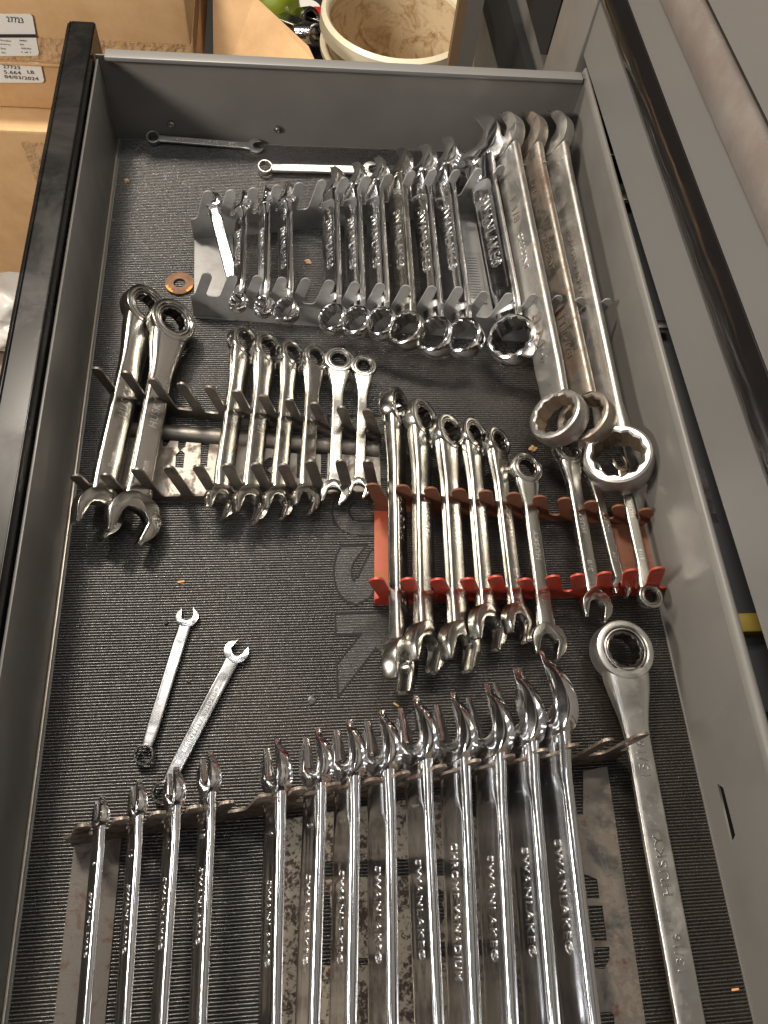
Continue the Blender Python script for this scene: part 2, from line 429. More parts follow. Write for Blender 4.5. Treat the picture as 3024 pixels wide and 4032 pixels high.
def wrench(label, cat, group, ring, jaw, zr, zj, roll, ringpx, jawpx, wpx, kind='combo', texts=(), m=CHROME,
           ang=-15, off=10, tk=.42, flip=False, name='combination_wrench', stretch=1.0, m_in=None, ringdz=0.0, wk=1.0, js=(1, 1), lett=None, ringroll=0, engrave=()):
    A, B = P(*ring, zr), P(*jaw, zj)
    Y = (B - A).normalized(); Z0 = (V((0, 0, 1)) - Y * Y.z).normalized(); X0 = Y.cross(Z0)
    s = 1 if X0.x > 0 else -1
    if abs(X0.x) < .3: s = 1
    r = R(roll) * s
    N = Z0 * cos(r) + X0 * sin(r); X = Y.cross(N)
    M = Matrix.Identity(4)
    for i in range(3): M[i][0] = X[i]; M[i][1] = Y[i]; M[i][2] = N[i]; M[i][3] = A[i]
    root = empty(name, M=M); tag(root, label, cat, group)
    L = (B - A).length
    Ro = mm(ringpx, A) / 2; Rj = mm(jawpx, B) / 2; w = mm(wpx, (A + B) / 2) * wk
    t = w * tk
    ratch = kind == 'ratchet'
    if ratch:
        y0, y1 = Ro * .62, L - Rj * .72
        me = shank_me(y0, y1, w, t, Ro * 1.55, Rj * 1.05, n=4.2, recess=.05, tr=Ro * .68, tj=t * 1.15, fl0=max(w * 2.4, Ro * 2.2), fl1=w * 1.1)
        link('shank', me, m, root, ang=50)
        hr = Ro * .72
        Mr = Matrix.Rotation(R(ringroll), 4, 'Y')
        o = link('ratchet_head', ring_me('ratchet_head', Ro, Ro * .765, hr, Ro * .07, star=False, bulge=.01), m, root, Mr)
        link('bezel', ring_me('bezel', Ro * .735, Ro * .66, hr * .96, Ro * .03, star=False, bulge=0), BEZEL, root, Mr)
        link('ratchet_gear', ring_me('ratchet_gear', Ro * .655, Ro * .50, hr * .86, Ro * .05, bulge=0), GEAR, root, Mr, ang=20)
    else:
        y0, y1 = Ro * .86, L - Rj * .72
        hr = Ro * .96 * stretch
        zo = 0
        me = shank_me(y0, y1, w, t, Ro * 1.15, Rj * 1.15, n=3.8, recess=.16, tr=hr * .55, tj=t * 1.1, fl0=w * 1.1, fl1=w * 1.25)
        link('shank', me, m, root, ang=50)
        Mr = Matrix.Rotation(R(off), 4, 'X') @ Matrix.Rotation(R(ringroll), 4, 'Y')
        rm = ring_me('box_end', Ro, Ro * (.70 if m_in else .74), hr, Ro * .10)
        if m_in:
            rm.materials.append(m); rm.materials.append(m_in)
            for i, p in enumerate(rm.polygons):
                c = p.center
                if math.hypot(c.x, c.y) < Ro * .80 and abs(p.normal.z) < .5: p.material_index = 1
        link('box_end', rm, m, root, Mr, ang=20)
    link('open_end', jaw_me(Rj, t * 1.30, ang, js, ratch), m, root, Matrix.Translation((0, L, 0)), ang=40)
    zt = t / 2 * (.90 if ratch else .86)
    base = V((0, 1, 0)) if flip else V((0, -1, 0)); up = V((-1, 0, 0)) if flip else V((1, 0, 0))
    for tx in texts:
        s_, pos, hfrac, lfrac = tx[:4]
        lm = tx[4] if len(tx) > 4 else (lett or CHROME_LETTER)
        hh = w * hfrac
        ww = L * lfrac if lfrac else None
        put_text(s_, root, lm, V((0, L * pos, zt)), base, up, hh, ww, rel=max(.00018, w * .018), offset=-.004 if lm is ENGR else .012)
    return root

S = 'SWANLAKE®'
GB = 'chrome combination wrenches standing in the grey rack'
def sw(sz, p=.86, q=.42): return [(S, .52, .42, .36), (sz, .82, .38, .09 if len(sz) > 3 else .06)]
# --- grey rack, left to right
B = [
 ('11/32', (938, 1180), (835, 790), .027, .040, -8, 60, 66, 34, 'smallest wrench of the grey rack, marked 11/32, leaning diagonally on its neighbour'),
 ('3/8', (940, 1192), (950, 800), .036, .036, -50, 74, 84, 48, 'chrome wrench marked 3/8 with a small leaning wrench against its left side'),
 ('7/16', (1040, 1208), (1041, 785), .034, .036, -62, 82, 90, 50, 'thin chrome wrench between the 3/8 and 1/2 wrenches in the grey rack'),
 ('1/2', (1129, 1226), (1120, 772), .034, .036, -50, 100, 100, 54, 'chrome wrench marked 1/2, just left of the first empty slot in the grey rack'),
 ('19/32', (1315, 1259), (1299, 722), .033, .036, -48, 116, 118, 60, 'chrome wrench marked 19/32, just right of the first grey rack empty slot'),
 ('5/8', (1408, 1271), (1384, 708), .033, .036, -48, 122, 124, 62, 'chrome wrench marked 5/8, between the 19/32 and 11/16 wrenches'),
 ('11/16', (1504, 1277), (1470, 690), .033, .036, -48, 124, 128, 62, 'chrome wrench marked 11/16, its jaw hiding the jaw of a small loose wrench'),
 ('3/4', (1604, 1304), (1558, 660), .033, .036, -48, 142, 138, 66, 'duller wrench marked 3/4, between the shiny 11/16 and 13/16 wrenches'),
 ('13/16', (1715, 1329), (1648, 650), .033, .036, -48, 150, 146, 68, 'chrome wrench marked 13/16, just right of the duller 3/4 one'),
 ('7/8', (1827, 1333), (1736, 624), .033, .036, -48, 148, 152, 70, 'chrome wrench marked 7/8, just left of the second grey rack empty slot'),
 ('15/16', (2022, 1344), (1874, 572), .033, .040, -46, 186, 206, 84, 'largest shiny wrench of the grey rack, marked 15/16, beside the dull ones'),
]
for sz, rg, jw, zr, zj, rl, rp, jp, wp, lab in B:
    wrench(lab, 'wrench', GB, rg, jw, zr, zj, rl, rp * 1.06, jp * 1.08, wp, texts=sw(sz), ang=-16, off=2, wk=1.38, ringroll=16, m=SATIN if sz == '3/4' else CHROME)
GC = 'big dull grey combination wrenches at the right end of the grey rack'
wrench('leftmost of three big dull grey wrenches, with scratched marks near its box end', 'wrench', GC,
       (2202, 1647), (1985, 545), .042, .048, -62, 226, 205, 128, m=CRES, m_in=CRES_IN, ang=-16, off=-10, tk=.36, stretch=.78, wk=.98, ringroll=16, js=(.85, 1.15),
       texts=[('CRESCENT', .545, .20, .13), ('1-1/16', .86, .20, .075, ENGR), ('1 1/8', .70, .28, .09, ENGR), ('7 d M', .30, .34, .16, ENGR), ('1-1/16', .17, .20, .08)])
wrench('brown stained wrench marked 1-1/8, between two other big dull wrenches', 'wrench', GC,
       (2312, 1655), (2075, 545), .036, .046, -62, 226, 205, 120, m=CRES_RUST, m_in=CRES_IN, ang=-16, off=-10, tk=.36, stretch=.78, wk=.98, ringroll=16, js=(.85, 1.15),
       texts=[('CRESCENT', .545, .20, .13, ENGR), ('1308', .81, .20, .075, ENGR), ('m', .30, .34, .05, ENGR), ('1-1/8', .23, .22, .08, ENGR)])
wrench('largest dull grey wrench next to the drawer wall, its box end facing straight up', 'wrench', GC,
       (2436, 1812), (2172, 540), .036, .050, -56, 262, 205, 122, m=CRES, m_in=CRES_IN, ang=-14, off=-4, tk=.36, stretch=.98, ringroll=33, wk=.98, js=(.85, 1.15),
       texts=[('FORGED IN U.S.A.', .53, .17, .26, ENGR)])

# --- chrome rack at the left: ratcheting wrenches, box ends up
GL = 'ratcheting wrenches lying in the chrome rack'
H = 'HUSKY'
CL = [
 ('18mm', (566, 1214), (387, 2018), .026, .024, 40, 150, 200, 82, 'left-hand large ratcheting wrench marked 18mm at the left edge of the drawer'),
 ('17mm', (672, 1272), (525, 2040), .027, .024, 34, 156, 216, 76, 'large ratcheting wrench overlapping the 18mm wrench at its right'),
 ('14mm', (958, 1350), (868, 1972), .025, .023, 42, 112, 132, 62, 'ratcheting wrench just right of the two empty slots in the chrome rack'),
 ('13mm', (1049, 1377), (985, 1982), .025, .023, 38, 112, 150, 62, 'ratcheting wrench with rusty brown inside its ring, second right of the empty slots'),
 ('12mm', (1146, 1398), (1094, 1976), .025, .023, 38, 98, 130, 54, 'ratcheting wrench in the middle of the row of six in the chrome rack'),
 ('11mm', (1237, 1414), (1204, 1962), .025, .023, 34, 98, 118, 50, 'ratcheting wrench just left of the two pale small ones in the chrome rack'),
 ('10mm', (1334, 1425), (1317, 1940), .022, .021, 4, 98, 112, 46, 'pale flat-lying ratcheting wrench, second from the right end of the chrome rack'),
 ('8mm', (1431, 1448), (1415, 1922), .022, .021, 2, 84, 92, 40, 'smallest pale ratcheting wrench at the right end of the chrome rack'),
]
for sz, rg, jw, zr, zj, rl, rp, jp, wp, lab in CL:
    pale = sz in ('10mm', '8mm')
    wrench(lab, 'wrench', GL, rg, jw, zr, zj, rl * 1.05, rp * 1.18, jp, wp, kind='ratchet', m=SATIN, ang=16, wk=.98 if pale else 1.24, off=0,
           texts=[(H, .50, .34, .15), (sz, .27, .30, .09), (sz, .78, .30, .08)], name='ratcheting_wrench', tk=.44)
# --- red rack
GR = 'ratcheting wrenches lying in the red rack'
D = [
 ('3/4', (1556, 1612), (1575, 2612), .030, .024, 58, 152, 196, 82, 'longest ratcheting wrench, marked 3/4, at the left end of the red rack'),
 ('11/16', (1655, 1652), (1676, 2545), .028, .024, 42, 146, 186, 80, 'second ratcheting wrench from the left end of the red rack'),
 ('5/8', (1760, 1706), (1811, 2540), .028, .024, 38, 138, 182, 76, 'third ratcheting wrench from the left end of the red rack, marked 5/8'),
 ('9/16', (1858, 1713), (1922, 2465), .026, .023, 36, 122, 168, 68, 'fourth ratcheting wrench from the left, its jaw meeting the jaw of the next'),
 ('1/2', (1954, 1745), (2040, 2448), .026, .023, 36, 112, 144, 60, 'fifth ratcheting wrench from the left in the red rack, small circle below its ring'),
 ('7/16', (2067, 1850), (2158, 2526), .024, .022, 14, 118, 138, 58, 'ratcheting wrench marked 7/16 standing left of the red rack empty slot'),
 ('3/8', (2235, 1777), (2345, 2388), .024, .022, 12, 108, 122, 54, 'ratcheting wrench marked 3/8 with rusty grime on its ring'),
 ('1/4', (2330, 1850), (2443, 2312), .022, .021, 18, 76, 78, 42, 'thin ratcheting wrench marked 1/4, its ring beneath the largest dull box end'),
]
for sz, rg, jw, zr, zj, rl, rp, jp, wp, lab in D:
    wrench(lab, 'wrench', GR, rg, jw, zr, zj, rl, rp * 1.12, jp * 1.08, wp, kind='ratchet', m=SATIN, ang=18, wk=1.22 if rl > 20 else 1.1,
           texts=[(H, .47, .34, .17), (sz, .24, .32, .07), (sz, .76, .32, .07)], name='ratcheting_wrench', tk=.50)
wrench('small ratcheting wrench marked 5/16 lying the other way, ring nearest the drawer wall', 'wrench', GR,
       (2556, 2351), (2442, 1830), .022, .021, 6, 100, 74, 46, kind='ratchet', m=SATIN, ang=-18, flip=True,
       texts=[(H, .66, .34, .17), ('5/16', .30, .34, .08)], name='ratcheting_wrench', tk=.46)
# --- bottom rack
GF = 'chrome combination wrenches standing on edge in the rusty rack'
FW = [
 ('9', (396, 3209), 326, 66, 46), ('10', (541, 3160), 483, 78, 50), ('11', (686, 3117), 625, 86, 54), ('12', (822, 3062), 778, 90, 56),
 ('14', (1086, 3040), 1062, 118, 66), ('15', (1244, 3005), 1210, 122, 68), ('16', (1370, 2975), 1350, 128, 74), ('17', (1500, 2945), 1510, 136, 80),
 ('18', (1640, 2900), 1690, 146, 84), ('19', (1786, 2890), 1830, 150, 92), ('20', (1921, 2868), 1976, 160, 90), ('21', (2039, 2818), 2136, 170, 94), ('22', (2150, 2768), 2290, 190, 98)]
flab = {'9': 'leftmost chrome wrench standing on edge in the rusty rack', '10': 'second chrome wrench from the left in the rusty rack, marked 10',
        '11': 'third chrome wrench from the left in the rusty rack, over the loose wrench ring',
        '12': 'chrome wrench alone between two empty gaps, fourth from left in the rusty rack',
        '14': 'chrome wrench marked 14, first one right of the empty slot in the rusty rack',
        '15': 'chrome wrench marked 15, between the 14 and 16 wrenches in the rusty rack',
        '16': 'chrome wrench marked 16, third right of the empty slot in the rusty rack',
        '17': 'chrome wrench marked 17, jaw rising over the mat letter, middle of the rusty rack',
        '18': 'chrome wrench marked 18, just left of the one lettered CHROME VANADIUM in the rusty rack',
        '19': 'wide chrome wrench lettered CHROME VANADIUM standing in the rusty rack',
        '20': 'chrome wrench marked 20, just right of the CHROME VANADIUM one in the rusty rack',
        '21': 'chrome wrench marked 21, second from the right end of the rusty rack row',
        '22': 'tallest chrome wrench, marked 22, rightmost of the row in the rusty rack'}
for i, (sz, jw, xb, jp, wp) in enumerate(FW):
    dx = (xb - jw[0]) / (4032 - jw[1]); yb = 4032 + 230 + i * 16; xr = jw[0] + dx * (yb - jw[1])
    lab = flab[sz]
    tx = [('CHROME VANADIUM' if sz == '19' else S, .50, .23, .36 if sz == '19' else .27), (sz, .80, .30, None), (sz, .14, .34, None)]
    if i < 4: tx[0] = (S, .56, .27, .25)
    wrench(lab, 'wrench', GF, (xr, yb), jw, .040, .046, -53, jp * 1.0, jp * 1.58, wp, texts=tx, ang=-16, off=12, tk=.40, wk=1.80 if i < 8 else 1.62, js=(.80, 1.24))
# --- loose wrenches
GO = 'small loose wrenches lying on the black mat'
wrench('small flat chrome wrench marked 7 lying alone on the mat near the rusty rack', 'wrench', GO, (568, 2972), (738, 2430), .007, .004, 0, 80, 86, 50,
       texts=[(S, .52, .36, .36), ('7', .82, .36, None), ('7', .17, .36, None)], ang=-15, off=8, tk=.32, m=LOOSE)
wrench('flat loose wrench reading CHROME VANADIUM, its ring under the rusty rack wrenches', 'wrench', GO, (640, 3120), (932, 2566), .008, .005, 0, 84, 96, 56,
       texts=[('CHROME VANADIUM', .50, .34, .46), ('8', .83, .36, None), ('8', .20, .36, None)], ang=12, off=8, tk=.32, m=LOOSE)
wrench('tiny chrome wrench lying crosswise near the drawer far corner', 'wrench', GO, (604, 545), (1008, 578), .006, .004, 16, 54, 60, 28,
       texts=[('HUSKY', .50, .40, .26), ('9/32', .78, .40, .09), ('9/32', .26, .40, .09)], ang=-15, off=0, tk=.5, m=WORN, flip=False)
wrench('small chrome wrench lying crosswise just behind the grey rack prongs', 'wrench', GO, (1044, 661), (1462, 672), .008, .006, 14, 58, 68, 34,
       texts=[('HUSKY', .47, .40, .26), ('5/16', .24, .40, .09)], ang=-15, off=0, tk=.5, m=WORN)
wrench('huge ratcheting wrench lying alone along the right side of the mat', 'wrench', GO, (2446, 2566), (2790, 4420), .022, .016, 4, 236, 260, 112,
       kind='ratchet', m=WORN, texts=[(H, .51, .36, .13), ('15/16', .27, .40, .085), ('13/16', .69, .32, .075)], ang=15, tk=.30, name='ratcheting_wrench')

# ------------------------------------------------------------------ racks
def plane(p0, p1, lean=0.0):
    u = (p1 - p0).normalized(); w = V((-u.y, u.x, 0)); a = R(lean); up = V((0, 0, cos(a))) + w * sin(a); nn = u.cross(up)
    def f(x, y):
        d = ray(x, y); t = (p0 - CAM).dot(nn) / d.dot(nn); q = CAM + d * t - p0
        return (q.dot(u), q.dot(up))
    M = Matrix.Identity(4)
    for i in range(3): M[i][0] = u[i]; M[i][1] = up[i]; M[i][2] = nn[i]; M[i][3] = p0[i]
    return f, M
def rail(parent, b0, b1, tips, bases, slot_v, u0px, u1px, wp, m, th=.0014, lean=0, vmin=.001, name='rail', tipz=None):
    """sheet rail with slanted prongs; tips are measured points, bases(i) gives the base shift in metres"""
    f, M = plane(P(*b0), P(*b1), lean)
    u0, u1 = f(*u0px)[0], f(*u1px)[0]
    pts = [(u0, vmin)]
    last = u0
    for i, tp in enumerate(tips):
        tu, tv = f(*tp)
        if tipz: tv = tipz
        bu = tu + bases(i)
        sv = slot_v(i) if callable(slot_v) else slot_v
        d = V((tu - bu, tv - sv)); L = d.length; d.normalize(); nrm = V((-d.y, d.x)); h = wp / 2
        hb = h / max(.35, abs(d.y))
        lb, rb = (bu - hb, sv), (bu + hb, sv)
        if i == 0: pts.append((min(u0, lb[0]), sv))
        # fillet, side, rounded tip, side, fillet
        seq = [(lb[0] - wp * .22, sv), (lb[0] + d.x * wp * .22, sv + d.y * wp * .22)]
        c = V((tu, tv)) - d * h
        for k in range(7):
            a = pi - pi * k / 6
            q = c + nrm * (-cos(a)) * h * 1.0 + d * sin(a) * h
            q = c - nrm * cos(a) * -h * -1 + d * sin(a) * h if False else c + nrm * (h * cos(pi * k / 6)) + d * (h * sin(pi * k / 6))
            seq.append((q.x, q.y))
        seq += [(rb[0] + d.x * wp * .22, sv + d.y * wp * .22), (rb[0] + wp * .22, sv)]
        pts += seq
        lastrb = (rb[0] + wp * .22, sv)
    pts.append((max(u1, lastrb[0] + .0005), lastrb[1])); pts.append((max(u1, lastrb[0] + .0005), vmin))
    clean = [pts[0]]
    for p in pts[1:]:
        if (V(p) - V(clean[-1])).length > 1e-5: clean.append(p)
    me = curve_me(name, [clean], th)
    o = link(name, me, m, parent, sm=False)
    o.matrix_world = M
    return o, f, M
def flat_plate(name, parent, outer, holes, z, th, m):
    lp = [[P(*q, z).to_2d() for q in outer]] + [[P(*q, z).to_2d() for q in h] for h in holes]
    me = curve_me(name, lp, th); o = link(name, me, m, parent, Matrix.Translation((0, 0, z - th / 2)), sm=False)
    return o

# grey rack
rk = empty('wrench_rack', P(1300, 1150)); tag(rk, 'grey metal wrench rack with slanted prongs near the far wall', 'wrench rack', 'wrench racks on the drawer mat')
inv = Matrix.Translation(-rk.location)
def settle(o, rk):
    mw = o.matrix_world.copy(); o.parent = rk; o.matrix_parent_inverse = Matrix.Translation(-rk.location)
up_t = [(821, 752), (912, 748), (1002, 739), (1096, 728), (1183, 719), (1272, 708), (1360, 699), (1447, 693), (1535, 684), (1625, 672), (1710, 667), (1803, 668), (1889, 662), (1979, 651), (2065, 647), (2148, 635), (2230, 619)]
lo_t = [(820, 1075), (921, 1084), (1020, 1087), (1117, 1093), (1210, 1097), (1304, 1104), (1405, 1111), (1504, 1116), (1607, 1124), (1708, 1127), (1813, 1130), (1914, 1148), (2012, 1155), (2109, 1159), (2207, 1164), (2296, 1172), (2400, 1177)]
for t_, b0, b1, u0, u1 in ((up_t, (770, 945), (1800, 850), (764, 940), (2185, 810)), (lo_t, (763, 1250), (2048, 1347), (764, 1250), (2340, 1370))):
    o, f, M = rail(None, b0, b1, t_, lambda i: -.0092, .0255, u0, u1, .0086, RACKG, lean=9 if t_ is lo_t else 0); settle(o, rk)
for out in ([(766, 905), (915, 893), (925, 1262), (764, 1250)], [(1780, 792), (1915, 783), (1965, 1342), (1800, 1330)], [(2195, 800), (2260, 800), (2330, 1372), (2262, 1368)]):
    o = flat_plate('base_plate', None, out, [], .0022, .0012, RACKG); settle(o, rk)
lb = P(1862, 1085, .003)
o = box('embossed_label', (lb.x - .010, lb.y - .034, .0024), (lb.x + .010, lb.y + .030, .0034), RACKG, None, bev=.0006); settle(o, rk)
for q in range(16):
    o2 = box('emboss_rib', (lb.x - .006, lb.y - .028 + q * .0033, .0033), (lb.x + .006, lb.y - .0266 + q * .0033, .0041), RACKG, None)
    o2.parent = o
# chrome rack
rk = empty('wrench_rack', P(950, 1850)); tag(rk, 'chromed rusting wrench rack with cut-out letters at the left of the drawer', 'wrench rack', 'wrench racks on the drawer mat')
cu_t = [(374, 1447), (488, 1462), (595, 1489), (710, 1507), (819, 1521), (927, 1537), (1032, 1556), (1133, 1571), (1235, 1585), (1340, 1600), (1443, 1611)]
cl_t = [(290, 1870), (406, 1866), (532, 1845), (659, 1836), (774, 1832), (890, 1827), (1003, 1824), (1112, 1827), (1220, 1813), (1338, 1811), (1446, 1813)]
o, f, M = rail(None, (750, 1645), (1480, 1735), cu_t, lambda i: .0088, .0134, (450, 1600), (1500, 1735), .0080, RACKC, lean=-3, th=.0018); settle(o, rk)
o, f, M = rail(None, (612, 1978), (1200, 1968), cl_t, lambda i: .0088, .0105, (395, 1985), (1500, 1960), .0082, RACKC, lean=3, th=.0018); settle(o, rk)
def rects(*rs): return [[(a, b_), (c_, b_ + (c_ - a) * .02), (c_ + 2, d_), (a + 1, d_)] for a, b_, c_, d_ in rs]
holes = [[(640, 1722), (668, 1722), (668, 1737), (655, 1758), (640, 1758)],
         [(704, 1725), (735, 1726), (730, 1758), (712, 1772), (728, 1784), (722, 1842), (690, 1840), (692, 1790), (706, 1776), (700, 1760)],
         [(792, 1730), (826, 1732), (815, 1838), (788, 1836)],
         [(862, 1738), (880, 1738), (868, 1850), (848, 1848)],
         [(1035, 1818), (1062, 1800), (1078, 1806), (1070, 1838), (1050, 1850), (1070, 1866), (1064, 1884), (1036, 1878)],
         [(1140, 1760), (1292, 1768), (1288, 1886), (1262, 1884), (1264, 1790), (1240, 1788), (1236, 1884), (1168, 1884), (1170, 1786), (1142, 1784)]]
o = flat_plate('base_plate', None, [(420, 1665), (1495, 1745), (1500, 1962), (395, 1982)], holes, .0024, .0014, RACKC); settle(o, rk)
pA, pB = P(470, 1680, .006), P(1490, 1762, .006)
bmv = []
for k in range(9):
    a = pi * k / 8; bmv.append((cos(a) * .007, sin(a) * .006))
vs = [];
for q in (pA, pB):
    for (a, z) in bmv: vs.append((q.x, q.y + a, .0022 + z))
fs = [(i, i + 1, 9 + i + 1, 9 + i) for i in range(8)]
o = link('pressed_ridge', pym('pressed_ridge', vs, fs), RACKC, None); settle(o, rk)
# red rack
rk = empty('wrench_rack', P(1950, 2200)); tag(rk, 'red painted wrench rack going rusty, lying in the middle right of the mat', 'wrench rack', 'wrench racks on the drawer mat')
ru = [(1462, 1904), (1579, 1910), (1690, 1919), (1802, 1924), (1908, 1931), (2019, 1940), (2121, 1952), (2221, 1960), (2325, 1973), (2433, 1989), (2537, 2003)]
rl_ = [(1476, 2277), (1599, 2277), (1717, 2279), (1835, 2277), (1946, 2268), (2060, 2279), (2173, 2267), (2274, 2261), (2380, 2253), (2486, 2242), (2592, 2234)]
o, f, M = rail(None, (1500, 2010), (2118, 2045), ru, lambda i: .0116, .0100, (1480, 2005), (2545, 2075), .0108, RACKRR, th=.0016); settle(o, rk)
o, f, M = rail(None, (1471, 2381), (2096, 2357), rl_, lambda i: .0128, .0150, (1471, 2381), (2606, 2330), .0108, RACKR, th=.0016); settle(o, rk)
o = flat_plate('base_plate', None, [(1474, 2010), (1596, 2016), (1602, 2372), (1474, 2374)], [], .0022, .0012, RACKO); settle(o, rk)
o = flat_plate('base_plate', None, [(2396, 2062), (2560, 2072), (2606, 2318), (2450, 2318)], [[(2478, 2085), (2514, 2086), (2562, 2300), (2520, 2300)]], .0022, .0012, RACKRR); settle(o, rk)
# rusty rack
rk = empty('wrench_rack', P(1300, 3600)); tag(rk, 'rusty wrench rack with a speckled plate under the chrome wrenches nearest the camera', 'wrench rack', 'wrench racks on the drawer mat')
bt = [(333, 3247), (483, 3220), (629, 3197), (775, 3174), (902, 3156), (1048, 3129), (1185, 3101), (1322, 3083), (1476, 3065), (1597, 3039), (1743, 3013), (1878, 2992), (2013, 2973), (2144, 2950), (2268, 2930), (2405, 2909), (2542, 2886)]
o, f, M = rail(None, (296, 3325), (2258, 3013), bt, lambda i: -.0098, .026, (292, 3325), (2420, 2990), .0092, RACKBR, lean=6, th=.0018); settle(o, rk)
o = flat_plate('base_plate', None, [(292, 3322), (478, 3295), (405, 4120), (200, 4120)], [], .0022, .0012, RACKB2); settle(o, rk)
hs = [[(1236, 3392), (1760, 3380), (1762, 3448), (1236, 3456)],
      [(1240, 3500), (1300, 3520), (1310, 3770), (1450, 3772), (1450, 3800), (1256, 3800), (1250, 3680)],
      [(1440, 3510), (1480, 3490), (1560, 3520), (1560, 3800), (1470, 3800), (1500, 3700), (1490, 3560)],
      [(1700, 3480), (1760, 3520), (1740, 3560), (1760, 3600), (1730, 3650), (1690, 3640)],
      [(1690, 3710), (1900, 3700), (1900, 3760), (1690, 3770)],
      [(1930, 3420), (1990, 3420), (2030, 3760), (1960, 3765)],
      [(2246, 3466), (2297, 3440), (2351, 3462), (2361, 3538), (2312, 3538), (2308, 3503), (2262, 3526), (2268, 3600), (2290, 3622), (2316, 3608), (2316, 3566), (2372, 3566), (2390, 3704), (2340, 3704), (2325, 3676), (2284, 3704), (2292, 3752), (2340, 3754), (2342, 3730), (2400, 3728), (2400, 3780), (2380, 3815), (2292, 3815), (2262, 3640)],
      [(2300, 3990), (2405, 3984), (2418, 4000), (2425, 4130), (2300, 4130)]]
o = flat_plate('base_plate', None, [(1106, 3230), (1500, 3165), (1800, 3118), (1800, 3218), (2296, 3208), (2296, 3036), (2391, 3018), (2560, 4150), (1060, 4150)], hs, .0022, .0012, SPK)
settle(o, rk)

# ------------------------------------------------------------------ drawer
dr = empty('drawer', (0, 0, 0)); tag(dr, 'open grey steel tool drawer with a black dusty front edge', 'drawer')
W, YN = .4555, -.95
box('drawer_floor', (-.002, YN, -.004), (W + .002, .002, -.0008), GREY, dr)
def wall(nm, loops, M, th, m):
    me = curve_me(nm, loops, th); o = link(nm, me, m, dr, sm=False); o.matrix_world = M; return o
# far wall with folded rim
box('far_wall', (-.003, .001, -.001), (W, .0026, .0862), GREY, dr)
box('far_wall_rim', (.0065, -.0075, .0862), (W - .004, .0045, .0905), GREYL, dr, bev=.0012)
box('left_wall', (-.0026, YN, -.001), (-.0006, .0008, .0830), GREY, dr, bev=.0003)
box('left_wall_seam', (-.0004, YN, .0001), (.0012, -.002, .0022), EDGE, dr, bev=.0003)  # flange lip at the wall base, its catch of light put into the colour
# right wall, holed
def yz(x, y): q = PX(x * K, y * K, W); return (q.y, q.z)
h1 = [yz(1232, 432), yz(1240, 437), yz(1250, 478), yz(1249, 490), yz(1243, 489)]
h2 = [yz(1549, 1692), yz(1562, 1702), yz(1588, 1804), yz(1579, 1822)]
M = Matrix(((0, 0, 1, W + .0008), (1, 0, 0, 0), (0, 1, 0, 0), (0, 0, 0, 1)))
wall('right_wall', [[(YN, -.001), (.012, -.001), (.012, .0835), (YN, .0835)], h1, h2], M, .0014, GREY)
vs = []; prof = [(W + .0002, .0835), (W + .0008, .0862), (W + .0022, .0884), (W + .0055, .0897), (W + .0072, .0890), (W + .0074, .078)]
for y, kx in ((YN, 1.12), (.0125, .50)):
    for (x, z) in prof: vs.append((W + (x - W) * kx, y, z))
n_ = len(prof)
link('right_wall_rim', pym('rim', vs, [(i, i + 1, n_ + i + 1, n_ + i) for i in range(n_ - 1)]), GREY, dr, ang=60)
# black front
fr = empty('front_panel', (0, 0, 0)); fr.parent = dr
pr = [(-.0040, .0935), (-.0052, .0950), (-.0240, .0950), (-.0290, .0925), (-.0312, .0870), (-.0318, .04), (-.0318, -.03), (-.0040, -.03)]
vs, n_ = [], len(pr)
for y in (-.98, .034):
    for (x, z) in pr: vs.append((x, y, z))
fs = [(i, (i + 1) % n_, n_ + (i + 1) % n_, n_ + i) for i in range(n_)] + [list(range(n_)), [n_ + i for i in range(n_)]]
link('front_skin', pym('front_skin', vs, fs), GLOSS, fr, ang=25)
for yy in (-.0265, -.0280, -.0295):
    pass
box('edge_trim', (-.0262, -.98, .0948), (-.0250, .033, .0957), GLOSS, fr, bev=.0003)
box('edge_trim', (-.0058, -.98, .0949), (-.0047, .033, .0956), GLOSS, fr, bev=.0003)
# rivets in the far wall
for (x, y) in ((370, 268), (599, 279)):
    q = PY(x * K, y * K, -.001)
    ro = empty('rivet', q); ro.parent = dr
    me = ring_me('rivet_collar', .0036, .0018, .003, .0008, star=False, N=24, bulge=0)
    link('rivet_collar', me, SATIN, ro, Matrix.Rotation(pi / 2, 4, 'X'))
    bm = bmesh.new(); bmesh.ops.create_uvsphere(bm, u_segments=16, v_segments=8, radius=.0021)
    me = bpy.data.meshes.new('rivet_head'); bm.to_mesh(me); bm.free()
    link('rivet_head', me, SATIN, ro)
# small dirt on the far wall
# ------------------------------------------------------------------ mat
pitch = .00206
ny = int(.93 / pitch); nx = 34
mt = empty('rubber_mat', (0, 0, 0)); tag(mt, 'black ribbed rubber liner with HUSKY cut into it, covering the drawer floor', 'drawer liner')
vs, fs = [], []
x0, x1 = .0030, W - .0022
prof = [(0, -.0003), (.16, .00030), (.34, .00068), (.64, .00068), (.84, .00030)]
rows = []
ytop = -.0015
for j in range(ny):
    for (a, z) in prof: rows.append((ytop - (j + a) * pitch, z))
for (y, z) in rows:
    for i in range(nx + 1):
        x = x0 + (x1 - x0) * i / nx
        wob = noise.noise(V((x * 25, y * 25, 3))) * .00035
        vs.append((x, y + wob, z * (1 + .22 * noise.noise(V((x * 160, y * 160, 0)))) + .0002))
st = nx + 1
for j in range(len(rows) - 1):
    for i in range(nx): fs.append((j * st + i, j * st + i + 1, (j + 1) * st + i + 1, (j + 1) * st + i))
me = bpy.data.meshes.new('ribs'); me.from_pydata(vs, [], fs); me.update()
if me.polygons[0].normal.z < 0: me.flip_normals()
link('ribbed_sheet', me, MAT, mt, ang=60)
